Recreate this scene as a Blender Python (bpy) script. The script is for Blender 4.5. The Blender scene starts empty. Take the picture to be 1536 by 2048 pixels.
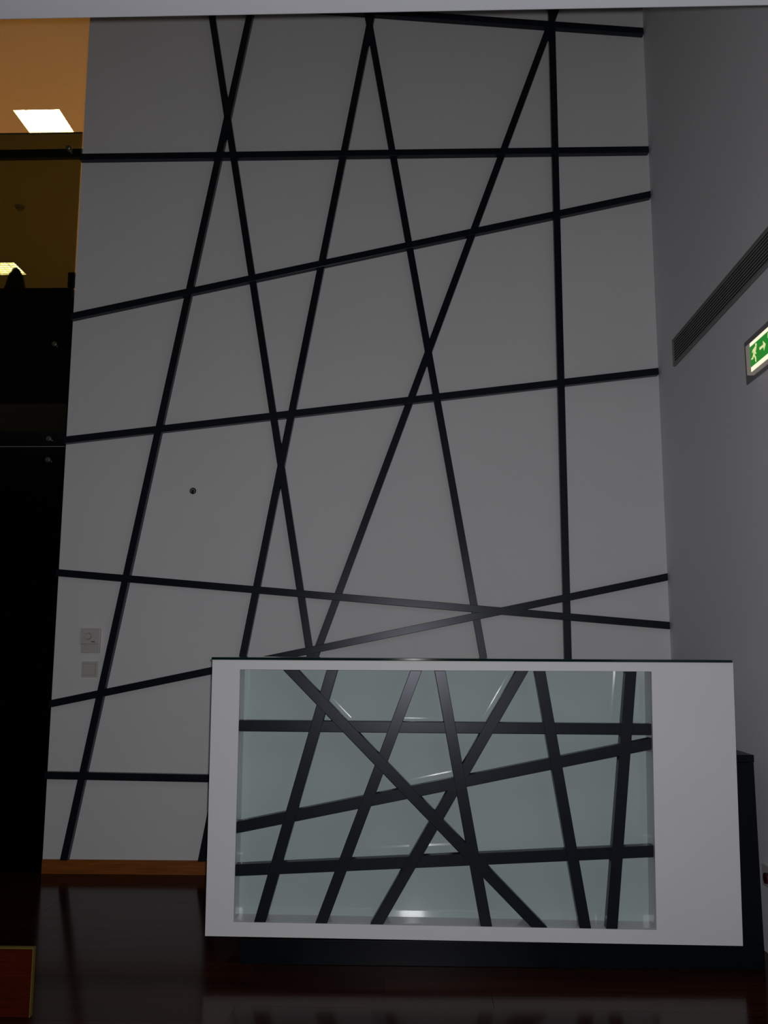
import bpy, bmesh, math, random
from mathutils import Vector, Matrix

# ------------------------------------------------------------------ camera
HC = 1.2
FPX, YAW, PITCH, ROLL = 1826.8, -0.02944, 0.14997, 0.00203
SC = bpy.context.scene
COL = SC.collection
cy_, sy_ = math.cos(YAW), math.sin(YAW)
cp_, sp_ = math.cos(PITCH), math.sin(PITCH)
FW = Vector((sy_*cp_, cy_*cp_, sp_))
R0 = Vector((cy_, -sy_, 0))
U0 = R0.cross(FW)
RT = R0*math.cos(ROLL) + U0*math.sin(ROLL)
UP = -R0*math.sin(ROLL) + U0*math.cos(ROLL)
EYE = Vector((0, 0, HC))
cam = bpy.data.cameras.new('camera')
cam.sensor_fit = 'HORIZONTAL'
cam.sensor_width = 36.0
cam.lens = 36.0*FPX/1536
cam.clip_start = 0.05
camo = bpy.data.objects.new('camera', cam)
COL.objects.link(camo)
m = Matrix((RT, UP, -FW)).transposed().to_4x4()
m.translation = EYE
camo.matrix_world = m
SC.camera = camo

# ------------------------------------------------------------------ world, flash, exposure
w = bpy.data.worlds.new('world')
SC.world = w
w.use_nodes = True
w.node_tree.nodes['Background'].inputs[0].default_value = (0.55, 0.62, 0.8, 1)
w.node_tree.nodes['Background'].inputs[1].default_value = 0.006
SC.view_settings.view_transform = 'Standard'
SC.view_settings.look = 'None'
SC.view_settings.exposure = 0.0
SC.view_settings.gamma = 1.0
SC.view_settings.use_curve_mapping = False

fl = bpy.data.lights.new('camera_flash', 'SPOT')
fl.energy = 150
fl.color = (1.0, 0.985, 1.0)
fl.spot_size = math.radians(145)
fl.spot_blend = 1.0
fl.shadow_soft_size = 0.012
flo = bpy.data.objects.new('camera_flash', fl)
COL.objects.link(flo)
fm = m.copy()
fm.translation = Vector((0.02, 0.0, HC+0.03))
flo.matrix_world = fm

# ------------------------------------------------------------------ measures
D = 5.1305            # feature wall
XR = 1.4294           # right wall
DC = 3.70             # counter front
ZTOP = 5.95           # high ceiling
ZSLAB = 3.35          # upper floor level

def at(px, py, ax, val):
    """point on the plane (axis ax = val) that the photograph shows at px, py"""
    r = FW + RT*((px-768)/FPX) - UP*((py-1024)/FPX)
    t = (val-EYE[ax])/r[ax]
    return EYE + r*t

# ------------------------------------------------------------------ materials
def mat(name, col, rough=0.5, metal=0.0, spec=0.5, coat=0.0, coat_r=0.03, noise=0.0, nscale=8, bump=0.0, bscale=200, emit=None, es=0, ntype='NOISE', stretch=None):
    M = bpy.data.materials.new(name)
    M.use_nodes = True
    nt = M.node_tree
    b = nt.nodes['Principled BSDF']
    b.inputs['Base Color'].default_value = (*col, 1)
    b.inputs['Roughness'].default_value = rough
    b.inputs['Metallic'].default_value = metal
    b.inputs['Specular IOR Level'].default_value = spec
    b.inputs['Coat Weight'].default_value = coat
    b.inputs['Coat Roughness'].default_value = coat_r
    tc = nt.nodes.new('ShaderNodeTexCoord')
    mp = nt.nodes.new('ShaderNodeMapping')
    nt.links.new(tc.outputs['Object'], mp.inputs['Vector'])
    if stretch: mp.inputs['Scale'].default_value = stretch
    if noise > 0:
        n = nt.nodes.new('ShaderNodeTexNoise')
        n.inputs['Scale'].default_value = nscale
        n.inputs['Detail'].default_value = 5
        nt.links.new(mp.outputs[0], n.inputs['Vector'])
        cr = nt.nodes.new('ShaderNodeValToRGB')
        cr.color_ramp.elements[0].position = 0.3
        cr.color_ramp.elements[1].position = 0.7
        cr.color_ramp.elements[0].color = (*[c*(1-noise) for c in col], 1)
        cr.color_ramp.elements[1].color = (*[min(1, c*(1+noise)) for c in col], 1)
        nt.links.new(n.outputs['Fac'], cr.inputs[0])
        nt.links.new(cr.outputs[0], b.inputs['Base Color'])
    if bump > 0:
        n2 = nt.nodes.new('ShaderNodeTexNoise')
        n2.inputs['Scale'].default_value = bscale
        n2.inputs['Detail'].default_value = 3
        nt.links.new(mp.outputs[0], n2.inputs['Vector'])
        bp = nt.nodes.new('ShaderNodeBump')
        bp.inputs['Strength'].default_value = bump
        bp.inputs['Distance'].default_value = 0.002
        nt.links.new(n2.outputs['Fac'], bp.inputs['Height'])
        nt.links.new(bp.outputs[0], b.inputs['Normal'])
    if emit:
        b.inputs['Emission Color'].default_value = (*emit, 1)
        b.inputs['Emission Strength'].default_value = es
    return M

def glass(name, tint, refl=1.0):
    M = bpy.data.materials.new(name)
    M.use_nodes = True
    nt = M.node_tree
    nt.nodes.clear()
    o = nt.nodes.new('ShaderNodeOutputMaterial')
    t = nt.nodes.new('ShaderNodeBsdfTransparent')
    t.inputs[0].default_value = (*tint, 1)
    g = nt.nodes.new('ShaderNodeBsdfGlossy')
    g.inputs['Roughness'].default_value = 0.01
    f = nt.nodes.new('ShaderNodeFresnel')
    f.inputs[0].default_value = 1.5
    x = nt.nodes.new('ShaderNodeMixShader')
    nt.links.new(f.outputs[0], x.inputs[0])
    nt.links.new(t.outputs[0], x.inputs[1])
    nt.links.new(g.outputs[0], x.inputs[2])
    nt.links.new(x.outputs[0], o.inputs[0])
    return M

M_WALL = mat('wall_paint', (0.775, 0.775, 0.785), 0.75, noise=0.015, nscale=1.5, bump=0.12, bscale=260, spec=0.3)
M_RWALL = mat('right_wall_paint', (0.82, 0.82, 0.87), 0.8, noise=0.015, nscale=1.5, bump=0.12, bscale=260, spec=0.25)
M_CEIL = mat('ceiling_paint', (0.86, 0.88, 0.95), 0.85, noise=0.01, bump=0.05, spec=0.2)
M_UCEIL = mat('upper_ceiling_warm_lit', (0.82, 0.70, 0.52), 0.85, noise=0.01, bump=0.05, spec=0.2)  # white ceiling with the warm lamplight put into its base colour
M_BAR = mat('black_steel', (0.009, 0.0125, 0.018), 0.30, spec=0.27, noise=0.15, nscale=30)
M_BAR.node_tree.nodes['Principled BSDF'].inputs['Specular Tint'].default_value = (0.86, 0.88, 1.0, 1)
M_WHITE = mat('white_lacquer', (0.735, 0.735, 0.745), 0.5, spec=0.25, noise=0.01, nscale=3)
M_REVEAL = mat('white_gloss_reveal', (0.60, 0.60, 0.61), 0.16, spec=0.7, noise=0.01)
M_BACK = mat('green_backed_glass', (0.435, 0.53, 0.525), 0.6, spec=0.3, coat=1.0, coat_r=0.015, noise=0.02, nscale=2)
M_TOPGL = mat('green_glass_slab', (0.004, 0.018, 0.014), 0.05, spec=0.35)
M_DESK = mat('charcoal_laminate', (0.0035, 0.005, 0.008), 0.32, spec=0.12, noise=0.12, nscale=20)
M_BLACK = mat('black_panel', (0.004, 0.0055, 0.006), 0.35, spec=0.25, noise=0.1, nscale=3)
M_BASE = mat('baseboard_wood', (0.28, 0.085, 0.012), 0.4, noise=0.25, nscale=6, stretch=(1, 8, 30), spec=0.4)
M_BOX = mat('red_lacquered_wood', (0.06, 0.008, 0.003), 0.25, noise=0.3, nscale=6, stretch=(1, 1, 20), spec=0.4)
M_BRASS = mat('brass', (0.22, 0.17, 0.03), 0.45, metal=0.4, noise=0.05)
M_STEEL = mat('satin_steel', (0.42, 0.41, 0.38), 0.3, metal=1.0, noise=0.05, bump=0.05)
M_RAIL = mat('dark_handrail', (0.12, 0.11, 0.09), 0.5, noise=0.1)
M_PLAST = mat('white_plastic', (0.58, 0.545, 0.53), 0.4, noise=0.01)
M_PLAST2 = mat('white_plastic_seam', (0.33, 0.31, 0.30), 0.5, noise=0.02)
M_INK = mat('black_ink', (0.02, 0.02, 0.03), 0.6, noise=0.1)
M_GREYINK = mat('grey_ink', (0.30, 0.29, 0.29), 0.6, noise=0.1)
M_GRILLE = mat('grille_slat', (0.34, 0.345, 0.32), 0.5, noise=0.1)
M_GRFR = mat('grille_frame', (0.22, 0.22, 0.22), 0.5, noise=0.05)
M_DARK = mat('dark_void', (0.006, 0.006, 0.006), 0.9, noise=0.1)
M_ADDWALL = mat('added_wall_dark_green', (0.07, 0.12, 0.12), 0.7, noise=0.05)  # for the added wall: dark green to tint the glass reflection and curb orange bounce
M_UFLOOR = mat('upper_floor_wood', (0.45, 0.27, 0.12), 0.5, noise=0.2, nscale=5, stretch=(1, 12, 1))
M_UWALL = mat('upper_wall_paint', (0.6, 0.5, 0.32), 0.8, noise=0.02)
M_CHAIR = mat('black_fabric', (0.008, 0.006, 0.004), 0.9, noise=0.2, bump=0.1)
M_RED = mat('dark_red_plastic', (0.05, 0.002, 0.005), 0.5, noise=0.05)
M_SIGNRIM = mat('sign_rim', (0.20, 0.195, 0.20), 0.6, noise=0.05)
M_SIGNBEZ = mat('sign_bezel', (0.8, 0.74, 0.68), 0.5, noise=0.02, emit=(1.0, 0.85, 0.65), es=0.06)
M_SIGNLIT = mat('sign_lit_diffuser', (0.8, 0.8, 0.7), 0.5, noise=0.01, emit=(1.0, 0.93, 0.66), es=0.95)
M_SIGNGRN = mat('sign_green_film', (0.01, 0.2, 0.03), 0.4, noise=0.02, emit=(0.01, 0.21, 0.015), es=0.9)
M_SIGNFIG = mat('sign_pictogram', (0.7, 0.7, 0.45), 0.5, noise=0.01, emit=(0.88, 0.88, 0.40), es=0.75)
M_TUBE = mat('lit_tube', (1, 0.9, 0.7), 0.5, noise=0.01, emit=(1.0, 0.82, 0.50), es=20)
M_TROFF = mat('troffer_reflector', (0.85, 0.8, 0.65), 0.3, noise=0.01, emit=(1.0, 0.78, 0.42), es=3.0)
M_LOUVER = mat('louver_metal', (0.8, 0.75, 0.6), 0.35, noise=0.01)
G_DARK = glass('smoked_glass', (0.375, 0.425, 0.37))
M_GEDGE = mat('glass_edge', (0.10, 0.10, 0.035), 0.2, noise=0.05)

def floor_mat():
    M = mat('dark_red_parquet', (0.050, 0.013, 0.005), 0.14, spec=0.08, coat=0.0, coat_r=0.1)
    nt = M.node_tree
    b = nt.nodes['Principled BSDF']
    oi = nt.nodes.new('ShaderNodeObjectInfo')
    tc = nt.nodes.new('ShaderNodeTexCoord')
    mp = nt.nodes.new('ShaderNodeMapping')
    mp.inputs['Scale'].default_value = (0.7, 22, 1)
    ad = nt.nodes.new('ShaderNodeVectorMath')
    nt.links.new(tc.outputs['Object'], ad.inputs[0])
    nt.links.new(oi.outputs['Location'], ad.inputs[1])
    nt.links.new(ad.outputs[0], mp.inputs['Vector'])
    n = nt.nodes.new('ShaderNodeTexNoise')
    n.inputs['Scale'].default_value = 3
    n.inputs['Detail'].default_value = 7
    nt.links.new(mp.outputs[0], n.inputs['Vector'])
    cr = nt.nodes.new('ShaderNodeValToRGB')
    cr.color_ramp.elements[0].position = 0.3
    cr.color_ramp.elements[0].color = (0.017, 0.0035, 0.0012, 1)
    cr.color_ramp.elements[1].position = 0.75
    cr.color_ramp.elements[1].color = (0.045, 0.011, 0.004, 1)
    nt.links.new(n.outputs['Fac'], cr.inputs[0])
    hs = nt.nodes.new('ShaderNodeHueSaturation')
    mr = nt.nodes.new('ShaderNodeMapRange')
    mr.inputs['To Min'].default_value = 0.75
    mr.inputs['To Max'].default_value = 1.25
    nt.links.new(oi.outputs['Random'], mr.inputs['Value'])
    nt.links.new(mr.outputs[0], hs.inputs['Value'])
    nt.links.new(cr.outputs[0], hs.inputs['Color'])
    nt.links.new(hs.outputs[0], b.inputs['Base Color'])
    bp = nt.nodes.new('ShaderNodeBump')
    bp.inputs['Strength'].default_value = 0.10
    bp.inputs['Distance'].default_value = 0.001
    nt.links.new(n.outputs['Fac'], bp.inputs['Height'])
    nt.links.new(bp.outputs[0], b.inputs['Normal'])
    return M
M_FLOOR = floor_mat()

# ------------------------------------------------------------------ helpers
def link(name, bm, material, parent=None, bevel=0.0, smooth=False, loc=None):
    me = bpy.data.meshes.new(name)
    bmesh.ops.recalc_face_normals(bm, faces=bm.faces[:])
    if bevel > 0:
        bmesh.ops.bevel(bm, geom=bm.edges[:], offset=bevel, segments=2, affect='EDGES', profile=0.5)
    bm.to_mesh(me)
    bm.free()
    if smooth:
        for p in me.polygons: p.use_smooth = True
    o = bpy.data.objects.new(name, me)
    me.materials.append(material)
    COL.objects.link(o)
    if loc is not None: o.location = loc
    if parent is not None:
        o.parent = parent
        o.location = Vector(o.location) - ORIG[parent.name]
        ORIG[o.name] = ORIG[parent.name] + Vector(o.location)
    else:
        ORIG[o.name] = Vector(o.location)
    return o
ORIG = {}

def box(bm, x0, x1, y0, y1, z0, z1):
    r = bmesh.ops.create_cube(bm, size=1)
    for v in r['verts']:
        v.co = Vector(((x0+x1)/2+v.co.x*(x1-x0), (y0+y1)/2+v.co.y*(y1-y0), (z0+z1)/2+v.co.z*(z1-z0)))
    return r['verts']

def mkbox(name, M, x0, x1, y0, y1, z0, z1, parent=None, bevel=0.0):
    """box whose mesh is centred on its own origin"""
    bm = bmesh.new()
    hx, hy, hz = (x1-x0)/2, (y1-y0)/2, (z1-z0)/2
    box(bm, -hx, hx, -hy, hy, -hz, hz)
    return link(name, bm, M, parent, bevel, loc=Vector(((x0+x1)/2, (y0+y1)/2, (z0+z1)/2)))

def prism(name, M, pts, vec, parent=None, bevel=0.0):
    """extrude the polygon pts (3D points) by vec; origin at the polygon's centre"""
    c = sum((Vector(p) for p in pts), Vector())/len(pts)
    bm = bmesh.new()
    a = [bm.verts.new(Vector(p)-c) for p in pts]
    b = [bm.verts.new(Vector(p)-c+Vector(vec)) for p in pts]
    bm.faces.new(a)
    bm.faces.new(b[::-1])
    for i in range(len(a)):
        j = (i+1) % len(a)
        bm.faces.new((a[j], a[i], b[i], b[j]))
    return link(name, bm, M, parent, bevel, loc=c)

def cyl(name, M, c, axis, r, h, parent=None, seg=28, bevel=0.0, r2=None):
    bm = bmesh.new()
    bmesh.ops.create_cone(bm, cap_ends=True, segments=seg, radius1=r, radius2=r if r2 is None else r2, depth=h)
    q = Vector((0, 0, 1)).rotation_difference(Vector(axis))
    bmesh.ops.rotate(bm, verts=bm.verts[:], cent=(0, 0, 0), matrix=q.to_matrix())
    o = link(name, bm, M, parent, 0, loc=Vector(c))
    return o

def empty(name, loc, label, cat, group=None):
    o = bpy.data.objects.new(name, None)
    o.empty_display_size = 0.1
    COL.objects.link(o)
    o.location = loc
    ORIG[o.name] = Vector(loc)
    tag(o, label, cat, group)
    return o

def tag(o, label, cat, group=None):
    o['label'] = label
    o['category'] = cat
    if group: o['group'] = group
    return o

def struct(o):
    o['kind'] = 'structure'
    return o

def clip(poly, n, d):
    """keep the side n.p <= d of a 2D polygon"""
    out = []
    for i in range(len(poly)):
        a, b = poly[i], poly[(i+1) % len(poly)]
        fa = n[0]*a[0]+n[1]*a[1]-d
        fb = n[0]*b[0]+n[1]*b[1]-d
        if fa <= 0: out.append(a)
        if (fa < 0 < fb) or (fb < 0 < fa):
            t = fa/(fa-fb)
            out.append((a[0]+t*(b[0]-a[0]), a[1]+t*(b[1]-a[1])))
    return out

def strip_bar(p, q, shift, width, rect, yf, depth, parent, name='bar', M=None, lx=None):
    """square bar through the points p, q of the plane y = yf, cut off at the quad given by rect"""
    p = Vector((p[0], p[2])); q = Vector((q[0], q[2]))
    d = (q-p).normalized()
    n = Vector((-d.y, d.x))
    c = p + n*shift*width/2
    a0, a1 = c-d*9, c+d*9
    hw = n*width/2
    poly = [tuple(a0-hw), tuple(a1-hw), tuple(a1+hw), tuple(a0+hw)]
    for (nn, dd) in rect:
        poly = clip(poly, nn, dd)
    pts = [(x, yf, z) for x, z in poly]
    return prism(name, M or M_BAR, pts, (0, depth, 0), parent, bevel=0.0018)

# ------------------------------------------------------------------ setting
pt_t = at(180, 38, 1, D)
pt_b = at(85, 1720, 1, D)
sl = (pt_t.x-pt_b.x)/(pt_t.z-pt_b.z)
XL = lambda z: pt_b.x + sl*(z-pt_b.z)
wall = struct(prism('wall_back', M_WALL, [(XL(0), D, 0), (XR, D, 0), (XR, D, ZTOP), (XL(ZTOP), D, ZTOP)], (0, 0.15, 0)))
struct(mkbox('wall_right', M_RWALL, XR, XR+0.12, -2.0, D+0.15, -0.1, ZTOP))
struct(mkbox('baseboard_back', M_BASE, XL(0)+0.002, XR-0.001, D-0.014, D-0.0005, 0, 0.0745, bevel=0.0015))

# floor: a base and planks laid on it
fl_ = struct(mkbox('floor', M_DARK, -5.0, XR, -2.0, D, -0.10, -0.013))
pw = 0.14
rows = 30
random.seed(4)
cuts = [(-4.6, -1.702, 0.28, XR), (-4.6, -3.2, -1.702, -0.6, XR), (-4.6, -2.6, -1.702, -0.1, XR)]
pm = {}
for r in range(rows):
    y1 = D - r*pw
    cs = cuts[r % 3]
    for a, b in zip(cs[:-1], cs[1:]):
        L = round(b-a, 3)
        if L not in pm:
            o = mkbox('plank', M_FLOOR, a+0.0003, b-0.0003, y1-pw+0.0002, y1-0.0002, -0.013, 0, fl_, bevel=0.0004)
            pm[L] = o.data
        else:
            o = bpy.data.objects.new('plank', pm[L])
            COL.objects.link(o)
            o.parent = fl_
            o.location = Vector(((a+b)/2, y1-pw/2, -0.0065)) - ORIG['floor']

# low ceiling over the viewer
struct(mkbox('ceiling', M_CEIL, -5.0, XR, -2.0, 2.499, 3.1, ZSLAB, bevel=0.006))
struct(mkbox('wall_front_added', M_ADDWALL, -5.0, XR, 2.30, 2.49, ZSLAB, ZTOP))  # unseen wall, added so the smoked glass has something dark to reflect

# high ceiling with openings for the recessed lights
LW = 0.415
lights_xy = [(-3.325, 7.60), (-5.125, 10.805), (-5.125, 7.60), (-3.325, 10.805)]
LD = 0.37
xs = sorted([-8.0, XR] + [v for x in (-3.325, -5.125) for v in (x-LW/2, x+LW/2)])
ys = sorted([2.499, 13.5] + [v for y in (7.60, 10.805) for v in (y-LD/2, y+LD/2)])
bm = bmesh.new()
for i in range(len(xs)-1):
    for j in range(len(ys)-1):
        if i in (1, 3) and j in (1, 3): continue
        box(bm, xs[i], xs[i+1], ys[j], ys[j+1], ZTOP, ZTOP+0.02)
bmesh.ops.remove_doubles(bm, verts=bm.verts[:], dist=1e-4)
uc = struct(link('ceiling.001', bm, M_UCEIL))
struct(mkbox('floor.001', M_UFLOOR, -8.0, XL(3.2)-0.01, D+0.16, 13.5, 3.1, ZSLAB))
struct(mkbox('wall_far', M_UWALL, -8.0, -1.95, 13.5, 13.6, 3.1, ZTOP))
struct(mkbox('wall_side', M_UWALL, -2.0, -1.9, D+0.16, 13.5, ZSLAB, ZTOP))
struct(mkbox('wall_left', M_BLACK, -5.0, XL(1)-0.03, D+0.04, D+0.14, -0.1, ZSLAB))

# ------------------------------------------------------------------ bars on the feature wall
lat = empty('bar_lattice', (-0.3, D, 2.5), 'tall lattice of black square steel bars crossing on the grey feature wall', 'lattice')
YF = D-0.04
W = 0.04
nl = Vector((-1, sl)); nl.normalize()
dl = nl.x*XL(0) + 0.001
wallrect = [((nl.x, nl.y), dl), ((1, 0), XR-0.008), ((0, 1), ZTOP-0.02), ((0, -1), -0.0752)]
A = lambda x, y: at(x, y, 1, YF)
# px line, shift: the measured line is the bar's edge (+1/-1 side of the centre) or its centre (0)
wb = [
    ((1000, 34.5), (1282.6, 54.8), -1),
    ((162, 307), (1296, 292), -1),
    ((142.5, 625.5), (1300, 381.5), -1),
    ((127.4, 873), (1315.8, 735.4), -1),
    ((112.5, 1137.8), (1336.5, 1243.5), -1),
    ((99.5, 1407.8), (1332.8, 1154.2), 0),
    ((93, 1551), (415.4, 1557.4), 0),
    ((492.6, 29), (119.3, 1720), 1),
    ((416.8, 31), (613, 1313), 1),
    ((736, 30), (393.8, 1728.6), 1),
    ((779.5, 273), (967.4, 1316), 0),
    ((1014.6, 279), (716.3, 1080), 0),
    ((1116.9, 279), (1144, 1316), -1),
]
for k, (p, q, s) in enumerate(wb):
    strip_bar(A(*p), A(*q), s, W, wallrect, YF + 0.00025*k, 0.0395 - 0.00025*k, lat)

# ------------------------------------------------------------------ reception counter
ctr = empty('reception_counter', (0.25, 3.9, 0), 'white reception counter with a recessed front of crossing black bars', 'counter')
C = lambda x, y: at(x, y, 1, DC)
tl, tr, br, bl = C(425, 1319.5), C(1466, 1325.5), C(1486, 1892), C(410, 1872)
xl = (tl.x+bl.x)/2; xr_ = (tr.x+br.x)/2
itl, itr, ibr, ibl = C(480, 1339), C(1303, 1343), C(1313, 1860), C(467, 1844)
TH = 0.024
bm = bmesh.new()
outer = [tl, tr, br, bl]; inner = [itl, itr, ibr, ibl]
c0 = ORIG['reception_counter']
vo = [bm.verts.new(p) for p in outer]; vi = [bm.verts.new(p) for p in inner]
vo2 = [bm.verts.new(p+Vector((0, TH, 0))) for p in outer]
vi2 = [bm.verts.new(p+Vector((0, TH, 0))) for p in inner]
for i in range(4):
    j = (i+1) % 4
    bm.faces.new((vo[i], vo[j], vi[j], vi[i]))
    bm.faces.new((vo[j], vo[i], vo2[i], vo2[j]))
    bm.faces.new((vi[i], vi[j], vi2[j], vi2[i]))
for i in range(4):
    j = (i+1) % 4
    bm.faces.new((vo2[j], vo2[i], vi2[i], vi2[j]))
bmesh.ops.recalc_face_normals(bm, faces=bm.faces[:])
fr = link('front_panel', bm, M_WHITE, ctr, loc=Vector((0, 0, 0)))
# reveal: four sides lining the recess
REC = 0.112
bm = bmesh.new()
a = [bm.verts.new(p+Vector((0, TH, 0))) for p in inner]
b = [bm.verts.new(p+Vector((0, REC, 0))) for p in inner]
cen = sum(inner, Vector())/4
a2 = [bm.verts.new(p+Vector((0, TH, 0))+(p-cen).normalized()*0.006) for p in inner]
b2 = [bm.verts.new(p+Vector((0, REC, 0))+(p-cen).normalized()*0.006) for p in inner]
for i in range(4):
    j = (i+1) % 4
    bm.faces.new((a[i], a[j], b[j], b[i]))
    bm.faces.new((a2[j], a2[i], b2[i], b2[j]))
    bm.faces.new((a[j], a[i], a2[i], a2[j]))
    bm.faces.new((b[i], b[j], b2[j], b2[i]))
rv = link('recess_lining', bm, M_REVEAL, ctr, loc=Vector((0, 0, 0)))
rv['label'] = 'glossy white lining of the recess'
gp = prism('glass_panel', M_BACK, [p+Vector((0, REC, 0))+(p-cen).normalized()*0.006 for p in inner], (0, 0.01, 0), ctr)
gp['label'] = 'pale green backed glass panel'
# bars in the recess
def side(p, q, inward):
    p = Vector((p.x, p.z)); q = Vector((q.x, q.z)); d = q-p
    n = Vector((-d.y, d.x)).normalized()
    cc = Vector((cen.x, cen.z))
    if n.dot(cc-p) > 0: n = -n
    return ((n.x, n.y), n.dot(p)-inward)
crect = [side(itl, itr, 0.0004), side(itr, ibr, 0.004), side(ibr, ibl, 0.0004), side(ibl, itl, 0.0015)]
cb = [
    ((480, 1451.5), (1298.7, 1459)), ((475, 1655), (1298.7, 1488.5)), ((473, 1741), (1303, 1703)),
    ((664.5, 1339), (519.5, 1844)), ((579.7, 1338), (1078.7, 1855)), ((832.5, 1341), (642.5, 1846)),
    ((880, 1341), (973, 1853)), ((1044.5, 1342), (754, 1848)), ((1080, 1342), (1171, 1856)), ((1262.5, 1343), (1224, 1857)),
]
order = [0.0018, 0.0014, 0.0016, 0.0008, 0.0, 0.0010, 0.0006, 0.0012, 0.0004, 0.0002]
for k, (p, q) in enumerate(cb):
    strip_bar(C(*p), C(*q), 0, 0.0432, crect, DC+0.0005+order[k], 0.042, ctr)
# glass top
zt = (tl.z+tr.z)/2
gt = prism('glass_top', M_TOPGL, [(xl-0.004, DC-0.006, tl.z+0.0005), (xr_+0.006, DC-0.006, tr.z+0.0005), (xr_+0.006, DC-0.006, tr.z+0.0105), (xl-0.004, DC-0.006, tl.z+0.0105)], (0, 0.47, 0), ctr, bevel=0.0015)
gt['label'] = 'dark green glass top'
# dark desk body behind and below the white front
DB = 3.728
dtop = at(1512, 1510, 1, DB)
bm_x0 = at(478, 1925, 1, DB).x
zb_ = min(bl.z, br.z)
mkbox('plinth', M_DESK, bm_x0, 1.343, DB, 4.30, 0.0, zb_-0.004, ctr, bevel=0.002)
mkbox('cabinet', M_WHITE, xl+0.02, 1.03, DC+REC+0.013, 4.15, zb_-0.0035, min(tl.z, tr.z)-0.002, ctr, bevel=0.002)
mkbox('desk_return', M_DESK, 1.035, 1.343, DB+0.001, 4.35, zb_-0.0035, dtop.z-0.03, ctr, bevel=0.002)
dt_ = mkbox('desk_top', M_DESK, 1.035, 1.345, DB, 4.37, dtop.z-0.028, dtop.z, ctr, bevel=0.002)

# ------------------------------------------------------------------ glass balustrade on the left
bal = empty('glass_balustrade', (-2.6, D, ZSLAB), 'smoked glass balustrade with steel studs on the upper floor edge, left of the feature wall', 'balustrade')
GY = D - 0.006
gx = XL(3.3)-0.004
ztop = at(100, 266, 1, GY).z
zs = at(50, 893, 1, GY).z
g1 = prism('glass_panel', G_DARK, [(-5.0, GY, zs+0.002), (XL(zs)-0.006, GY, zs+0.002), (XL(ztop)-0.006, GY, ztop), (-5.0, GY, ztop)], (0, 0.012, 0), bal)
g1['label'] = 'upper smoked glass panel'
g2 = prism('glass_panel', G_DARK, [(-5.0, GY, 0.003), (XL(0)-0.006, GY, 0.003), (XL(zs)-0.006, GY, zs-0.002), (-5.0, GY, zs-0.002)], (0, 0.012, 0), bal)
g2['label'] = 'lower smoked glass panel'
e = mkbox('glass_edge', M_GEDGE, -5.0, XL(ztop)-0.006, GY-0.0005, GY+0.0125, ztop+0.0002, ztop+0.004, bal)
e = mkbox('panel_joint', M_PLAST2, -5.0, XL(zs)-0.006, GY+0.001, GY+0.01, zs-0.0015, zs+0.0015, bal)
zr0 = at(80, 318, 1, D+0.1).z; zr1 = at(80, 301, 1, D+0.1).z
mkbox('handrail', M_RAIL, -5.0, XL(4)-0.012, D+0.08, D+0.12, zr0, zr1, bal, bevel=0.006)
for px, py in ((110, 689), (99, 878), (97, 920), (138, 297)):
    p = at(px, py, 1, GY)
    s = cyl('stud', M_STEEL, (p.x, GY-0.006, p.z), (0, 1, 0), 0.0155, 0.012, bal)
    q = cyl('stud_cap', M_STEEL, (p.x, GY-0.0135, p.z), (0, 1, 0), 0.009, 0.003, s, r2=0.0125)
    t = cyl('stud_rod', M_STEEL, (p.x, GY+0.0295, p.z), (0, 1, 0), 0.007, 0.034, s)
p = at(139, 560, 1, D+0.02)
cl_ = mkbox('edge_clamp', M_DARK, XL(p.z)-0.05, XL(p.z)-0.008, D+0.008, D+0.04, ZSLAB-0.005, ZSLAB+0.085, bal, bevel=0.003)

# ------------------------------------------------------------------ recessed lights of the upper floor
lab = ['bright recessed square ceiling light above the glass balustrade, nearest the feature wall',
       'recessed square ceiling light seen through the smoked glass, behind the dark chair back',
       'recessed square ceiling light further left along the row of the bright one',
       'recessed square ceiling light hidden behind the feature wall, far row']
for k, (x, y) in enumerate(lights_xy):
    l = lab[k]
    T = empty('ceiling_light', (x, y, ZTOP), l, 'light', 'recessed lights of the upper floor')
    hx, hy = LW/2-0.002, LD/2-0.002
    h = 0.075
    bm = bmesh.new()
    z0 = ZTOP
    box(bm, x-hx, x+hx, y-hy, y+hy, z0+h, z0+h+0.01)
    box(bm, x-hx, x-hx+0.004, y-hy, y+hy, z0+0.022, z0+h)
    box(bm, x+hx-0.004, x+hx, y-hy, y+hy, z0+0.022, z0+h)
    box(bm, x-hx, x+hx, y-hy, y-hy+0.004, z0+0.022, z0+h)
    box(bm, x-hx, x+hx, y+hy-0.004, y+hy, z0+0.022, z0+h)
    link('reflector', bm, M_TROFF, T, loc=Vector((0, 0, 0)))
    for i in range(4):
        tx = x-hx+hx*2*(i+0.5)/4
        cyl('tube', M_TUBE, (tx, y, z0+0.045), (0, 1, 0), 0.014, hy*1.9, T, seg=16)
    for i in range(3):
        tx = x-hx+hx*2*(i+1)/4
        mkbox('louver', M_LOUVER, tx-0.002, tx+0.002, y-hy+0.006, y+hy-0.006, z0+0.004, z0+0.03, T)
    for i in range(5):
        ty = y-hy+hy*2*(i+1)/6
        mkbox('cross_louver', M_LOUVER, x-hx+0.004, x+hx-0.004, ty-0.001, ty+0.001, z0+0.010, z0+0.026, T)
    la = bpy.data.lights.new('tube_glow', 'AREA')
    la.shape = 'RECTANGLE'; la.size = LW*0.85; la.size_y = LD*0.85
    la.energy = 21
    la.color = (1.0, 0.75, 0.36)
    lo = bpy.data.objects.new('tube_glow', la)
    COL.objects.link(lo)
    lo.location = (x, y, ZTOP+0.003)

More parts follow.
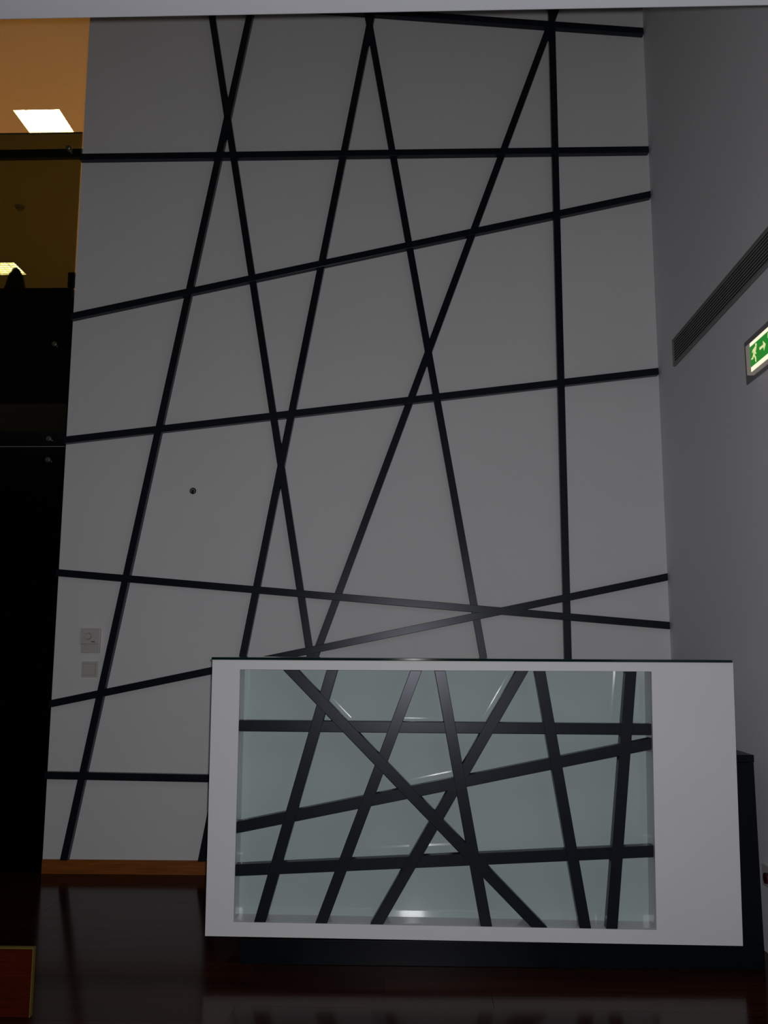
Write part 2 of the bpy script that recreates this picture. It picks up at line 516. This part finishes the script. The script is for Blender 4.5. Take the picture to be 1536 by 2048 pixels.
# smoke detector on the upper ceiling
p = at(40, 413, 2, ZTOP)
T = empty('smoke_detector', (p.x, p.y, ZTOP), 'small round smoke detector on the upper ceiling seen through smoked glass', 'detector')
cyl('detector_base', M_PLAST, (p.x, p.y, ZTOP-0.008), (0, 0, 1), 0.055, 0.016, T)
cyl('detector_head', M_PLAST2, (p.x, p.y, ZTOP-0.028), (0, 0, 1), 0.03, 0.024, T, r2=0.045)

# tapered chair behind the balustrade
tp = at(31, 535, 1, 6.8)
T = empty('chair', (tp.x, 6.8, ZSLAB), 'black chair with tapering rounded back behind the smoked glass balustrade', 'chair')
H = tp.z
prof = [(0, 0.03), (0.02, 0.036), (0.05, 0.048), (0.10, 0.062), (0.14, 0.072), (0.25, 0.11), (0.40, 0.18), (0.50, 0.20)]
outline = []
for t in range(-6, 7):
    a_ = t/6*math.pi/2
    outline.append((math.sin(a_)*0.030, H-0.03+0.03*math.cos(a_)))
for dz, hw in prof[2:]:
    outline.append((hw, H-dz))
for dz, hw in prof[:1:-1]:
    outline.append((-hw, H-dz))
prism('backrest', M_CHAIR, [(tp.x+u, 6.80, v) for u, v in outline], (0, 0.035, 0), T)
zs_ = H-0.44
mkbox('seat', M_CHAIR, tp.x-0.21, tp.x+0.21, 6.84, 7.26, zs_-0.04, zs_, T, bevel=0.012)
for sx in (-0.18, 0.18):
    for yy in (6.87, 7.22):
        mkbox('leg', M_RAIL, tp.x+sx-0.015, tp.x+sx+0.015, yy-0.015, yy+0.015, ZSLAB, zs_-0.041, T)

# ------------------------------------------------------------------ wall devices
A0 = at(163, 1256, 1, D-0.02); A1 = at(199, 1306, 1, D-0.02)
x0, x1, z1, z0 = A0.x, A1.x, A0.z-0.0015, A1.z
T = empty('thermostat', ((x0+x1)/2, D, z0), 'off-white wall thermostat with round dial, above the square switch', 'thermostat')
mkbox('body', M_PLAST, x0+0.001, x1-0.002, D-0.018, D-0.0005, z0, z1, T, bevel=0.003)
zc = z0 + (z1-z0)*0.37
mkbox('cover', M_PLAST, x0-0.001, x1-0.009, D-0.026, D-0.0185, zc, z1+0.0005, T, bevel=0.0015)
mkbox('cover_seam', M_PLAST2, x0, x1-0.009, D-0.0262, D-0.0182, zc-0.0022, zc-0.0004, T)
dx = x0+(x1-x0)*0.40; dz = z0+(z1-z0)*0.675
cyl('dial_ring', M_PLAST2, (dx, D-0.0268, dz), (0, 1, 0), 0.0195, 0.0014, T)
cyl('dial', M_PLAST, (dx, D-0.033, dz), (0, -1, 0), 0.017, 0.011, T, r2=0.015)
for i in range(9):
    a_ = math.radians(-60+i*37)
    u, v = dx+math.cos(a_)*0.027, dz+math.sin(a_)*0.027
    if i < 4: mkbox('dial_mark', M_GREYINK, u-0.001, u+0.001, D-0.0265, D-0.0259, v-0.001, v+0.001, T)
# small black maker's mark, too blurred to read
zz = z0+(z1-z0)*0.435
for i in range(6):
    u = x0+(x1-x0)*0.56+i*0.0036
    mkbox('printed_mark', M_INK, u, u+0.0029, D-0.0266, D-0.0258, zz, zz+0.0052, T)
for i, u0 in enumerate((0.14, 0.21, 0.29, 0.52, 0.59, 0.68)):
    for v0 in (0.16, 0.225, 0.275):
        u = x0+(x1-x0)*u0; v = z0+(z1-z0)*v0
        mkbox('symbol', M_GREYINK, u, u+0.0042, D-0.0186, D-0.0178, v, v+0.0016, T)
S0 = at(164, 1323, 1, D-0.008); S1 = at(195, 1354.5, 1, D-0.008)
T = empty('light_switch', ((S0.x+S1.x)/2, D, S1.z), 'square off-white rocker light switch under the thermostat', 'switch')
mkbox('frame', M_PLAST, S0.x, S1.x, D-0.008, D-0.0005, S1.z, S0.z, T, bevel=0.002)
mkbox('rocker_gap', M_PLAST2, S0.x+0.011, S1.x-0.013, D-0.0088, D-0.0078, S1.z+0.012, S0.z-0.0115, T)
rk = prism('rocker', M_PLAST, [(S0.x+0.0125, D-0.0088, S1.z+0.0135), (S0.x+0.0125, D-0.0088, S0.z-0.013), (S0.x+0.0125, D-0.0115, S0.z-0.013), (S0.x+0.0125, D-0.0145, S1.z+0.0135)], (S1.x-S0.x-0.027, 0, 0), T)

p = at(386, 982, 1, D)
T = empty('cable_outlet', (p.x, D, p.z), 'small round cable outlet with dark coiled end on the feature wall', 'outlet')
bm = bmesh.new()
bmesh.ops.create_circle(bm, segments=32, radius=0.0185, cap_ends=True)
bmesh.ops.rotate(bm, verts=bm.verts[:], cent=(0, 0, 0), matrix=Matrix.Rotation(math.pi/2, 3, 'X'))
cyl('rim', M_GREYINK, (p.x, D-0.0015, p.z), (0, 1, 0), 0.0195, 0.002, T)
bm.free()
cyl('socket_hole', M_DARK, (p.x, D-0.0032, p.z), (0, 1, 0), 0.0175, 0.0012, T)
bm = bmesh.new()
n = 40
prev = None
R1, R2 = 0.010, 0.0024
rings = []
for i in range(n):
    a_ = math.radians(-60+i*300/n)
    c = Vector((math.cos(a_)*R1, -0.006-0.0001*i, math.sin(a_)*R1-0.001))
    ring = []
    for j in range(8):
        b_ = j/8*2*math.pi
        rad = Vector((math.cos(a_), 0, math.sin(a_)))
        ring.append(bm.verts.new(c+rad*math.cos(b_)*R2+Vector((0, 1, 0))*math.sin(b_)*R2))
    rings.append(ring)
for i in range(n-1):
    for j in range(8):
        bm.faces.new((rings[i][j], rings[i][(j+1) % 8], rings[i+1][(j+1) % 8], rings[i+1][j]))
bm.faces.new(rings[0]); bm.faces.new(rings[-1][::-1])
link('coiled_cable', bm, M_GREYINK, T, smooth=True, loc=Vector((p.x, D, p.z)))

# ------------------------------------------------------------------ right wall: grille, exit sign, socket
ga = at(1347, 685, 0, XR-0.004); gb = at(1349, 737, 0, XR-0.004)
gy1 = (ga.y+gb.y)/2; gy0 = 2.75
gz1, gz0 = at(1536, 450, 0, XR-0.004).z, at(1536, 527, 0, XR-0.004).z
gz1 = (gz1+ga.z)/2; gz0 = (gz0+gb.z)/2
T = empty('air_grille', (XR, (gy0+gy1)/2, gz0), 'long dark slatted air grille high on the right wall', 'vent')
mkbox('backing', M_DARK, XR-0.003, XR-0.0005, gy0, gy1, gz0, gz1, T)
bm = bmesh.new()
box(bm, XR-0.012, XR-0.003, gy0, gy1, gz1-0.006, gz1)
box(bm, XR-0.012, XR-0.003, gy0, gy1, gz0, gz0+0.010)
box(bm, XR-0.012, XR-0.003, gy1-0.008, gy1, gz0+0.010, gz1-0.006)
box(bm, XR-0.012, XR-0.003, gy0, gy0+0.008, gz0+0.010, gz1-0.006)
link('frame', bm, M_GRFR, T, loc=Vector((0, 0, 0)))
NS = 9
for i in range(NS):
    z = gz0+0.010+(gz1-gz0-0.016)*(i+0.5)/NS
    t = 0.0032
    prism('slat', M_GRILLE, [(XR-0.011, gy0+0.008, z-t), (XR-0.004, gy0+0.008, z-t+0.003), (XR-0.004, gy0+0.008, z+t+0.001), (XR-0.011, gy0+0.008, z+t-0.003)], (0, gy1-gy0-0.016, 0), T)

# exit sign: back plate, housing, lit diffuser, green film, pictogram
XS = XR-0.035
pA = at(1487, 688, 0, XR-0.006); pB = at(1493.4, 767, 0, XR-0.006)
yfar = (pA.y+pB.y)/2
zr1_, zr0_ = at(1536, 640, 0, XR-0.006).z, at(1536, 739, 0, XR-0.006).z
zr1_ = (zr1_+pA.z)/2; zr0_ = (zr0_+pB.z)/2
LEN = 0.40
T = empty('exit_sign', (XR, yfar-LEN/2, zr0_), 'backlit green exit sign with running figure and arrow on right wall', 'sign')
mkbox('back_plate', M_SIGNRIM, XR-0.006, XR-0.0005, yfar-LEN, yfar, zr0_, zr1_, T, bevel=0.002)
hA = at(1491, 696, 0, XS); hB = at(1494.5, 751, 0, XS)
hy1 = (hA.y+hB.y)/2
tA = at(1536, 650, 0, XS).z; tB = at(1536, 718, 0, XS).z
hz1 = (hA.z+tA)/2; hz0 = (hB.z+tB)/2
hy0 = hy1-0.345
mkbox('housing', M_SIGNBEZ, XS+0.001, XR-0.0062, hy0, hy1, hz0, hz1, T, bevel=0.004)
gl = at(1499, 695, 0, XS-0.002); glb = at(1501.5, 736, 0, XS-0.002)
gy_ = (gl.y+glb.y)/2
bz = [at(1536, 662, 0, XS-0.002).z, at(1536, 705, 0, XS-0.002).z]
g_z1 = (gl.z+bz[0])/2; g_z0 = (glb.z+bz[1])/2
mkbox('diffuser', M_SIGNLIT, XS, XS+0.0012, hy0+0.012, gy_+0.001, hz0+0.002, hz1-0.002, T)
mkbox('bezel', M_SIGNBEZ, XS-0.0005, XS+0.0012, gy_+0.0012, hy1-0.001, hz0+0.001, hz1-0.001, T)
gw = 0.29
mkbox('green_film', M_SIGNGRN, XS-0.0016, XS-0.0001, gy_-gw, gy_, g_z0, g_z1, T)
def sp(px, py): return at(px/12.8+1420, py/12.8+620, 0, XS-0.0018)
def pict(name, pts):
    pp = [sp(*q) for q in pts]
    return prism(name, M_SIGNFIG, pp, (-0.0006, 0, 0), T)
fig = [(1130, 975), (1150, 930), (1190, 925), (1180, 1000), (1165, 1060), (1190, 1115), (1170, 1125), (1140, 1095), (1150, 1150), (1180, 1210), (1185, 1325), (1165, 1330), (1155, 1230), (1125, 1180), (1105, 1250), (1060, 1280), (1060, 1245), (1090, 1215), (1110, 1120), (1120, 1050), (1105, 1070), (1092, 1100), (1078, 1090), (1095, 1020)]
pict('running_figure', fig)
pict('running_figure_head', [(1178, 845), (1192, 862), (1196, 890), (1186, 922), (1168, 925), (1158, 900), (1160, 865)])
pict('arrow', [(1265, 965), (1362, 885), (1355, 790), (1425, 868), (1382, 1040), (1370, 945), (1275, 1028)])
pict('door_outline', [(1478, 590), (1500, 572), (1500, 700), (1478, 718)])

p = at(1526.5, 1750, 0, XR-0.006)
T = empty('wall_socket', (XR, 3.89, 0.26), 'pale wall socket with a dark red insert low on the right wall', 'socket')
sz1 = at(1527, 1728, 0, XR-0.01).z; sz0 = at(1530, 1772, 0, XR-0.01).z
sy1 = at(1524.0, 1750, 0, XR-0.01).y
mkbox('plate', M_PLAST, XR-0.010, XR-0.0005, sy1-0.082, sy1, sz0, sz1, T, bevel=0.003)
cyl('insert', M_RED, (XR-0.016, sy1-0.062, (sz0+sz1)/2-0.004), (1, 0, 0), 0.021, 0.012, T)

# ------------------------------------------------------------------ low brass-edged panel at lower left
by = 3.19
pr = at(66, 1896, 1, by)
pb = at(61, 2035, 1, by)
bx = (pr.x+pb.x)/2
T = empty('low_panel', (bx-0.5, by, 0), 'low reddish wooden panel edged in brass on the floor, lower left corner', 'panel')
mkbox('board', M_BOX, bx-1.0, bx-0.0032, by+0.001, by+0.019, 0.0, pr.z-0.004, T)
mkbox('brass_edge', M_BRASS, bx-1.0, bx, by, by+0.02, pr.z-0.0038, pr.z, T)
mkbox('brass_edge', M_BRASS, bx-0.003, bx, by, by+0.02, 0.0, pr.z-0.004, T)
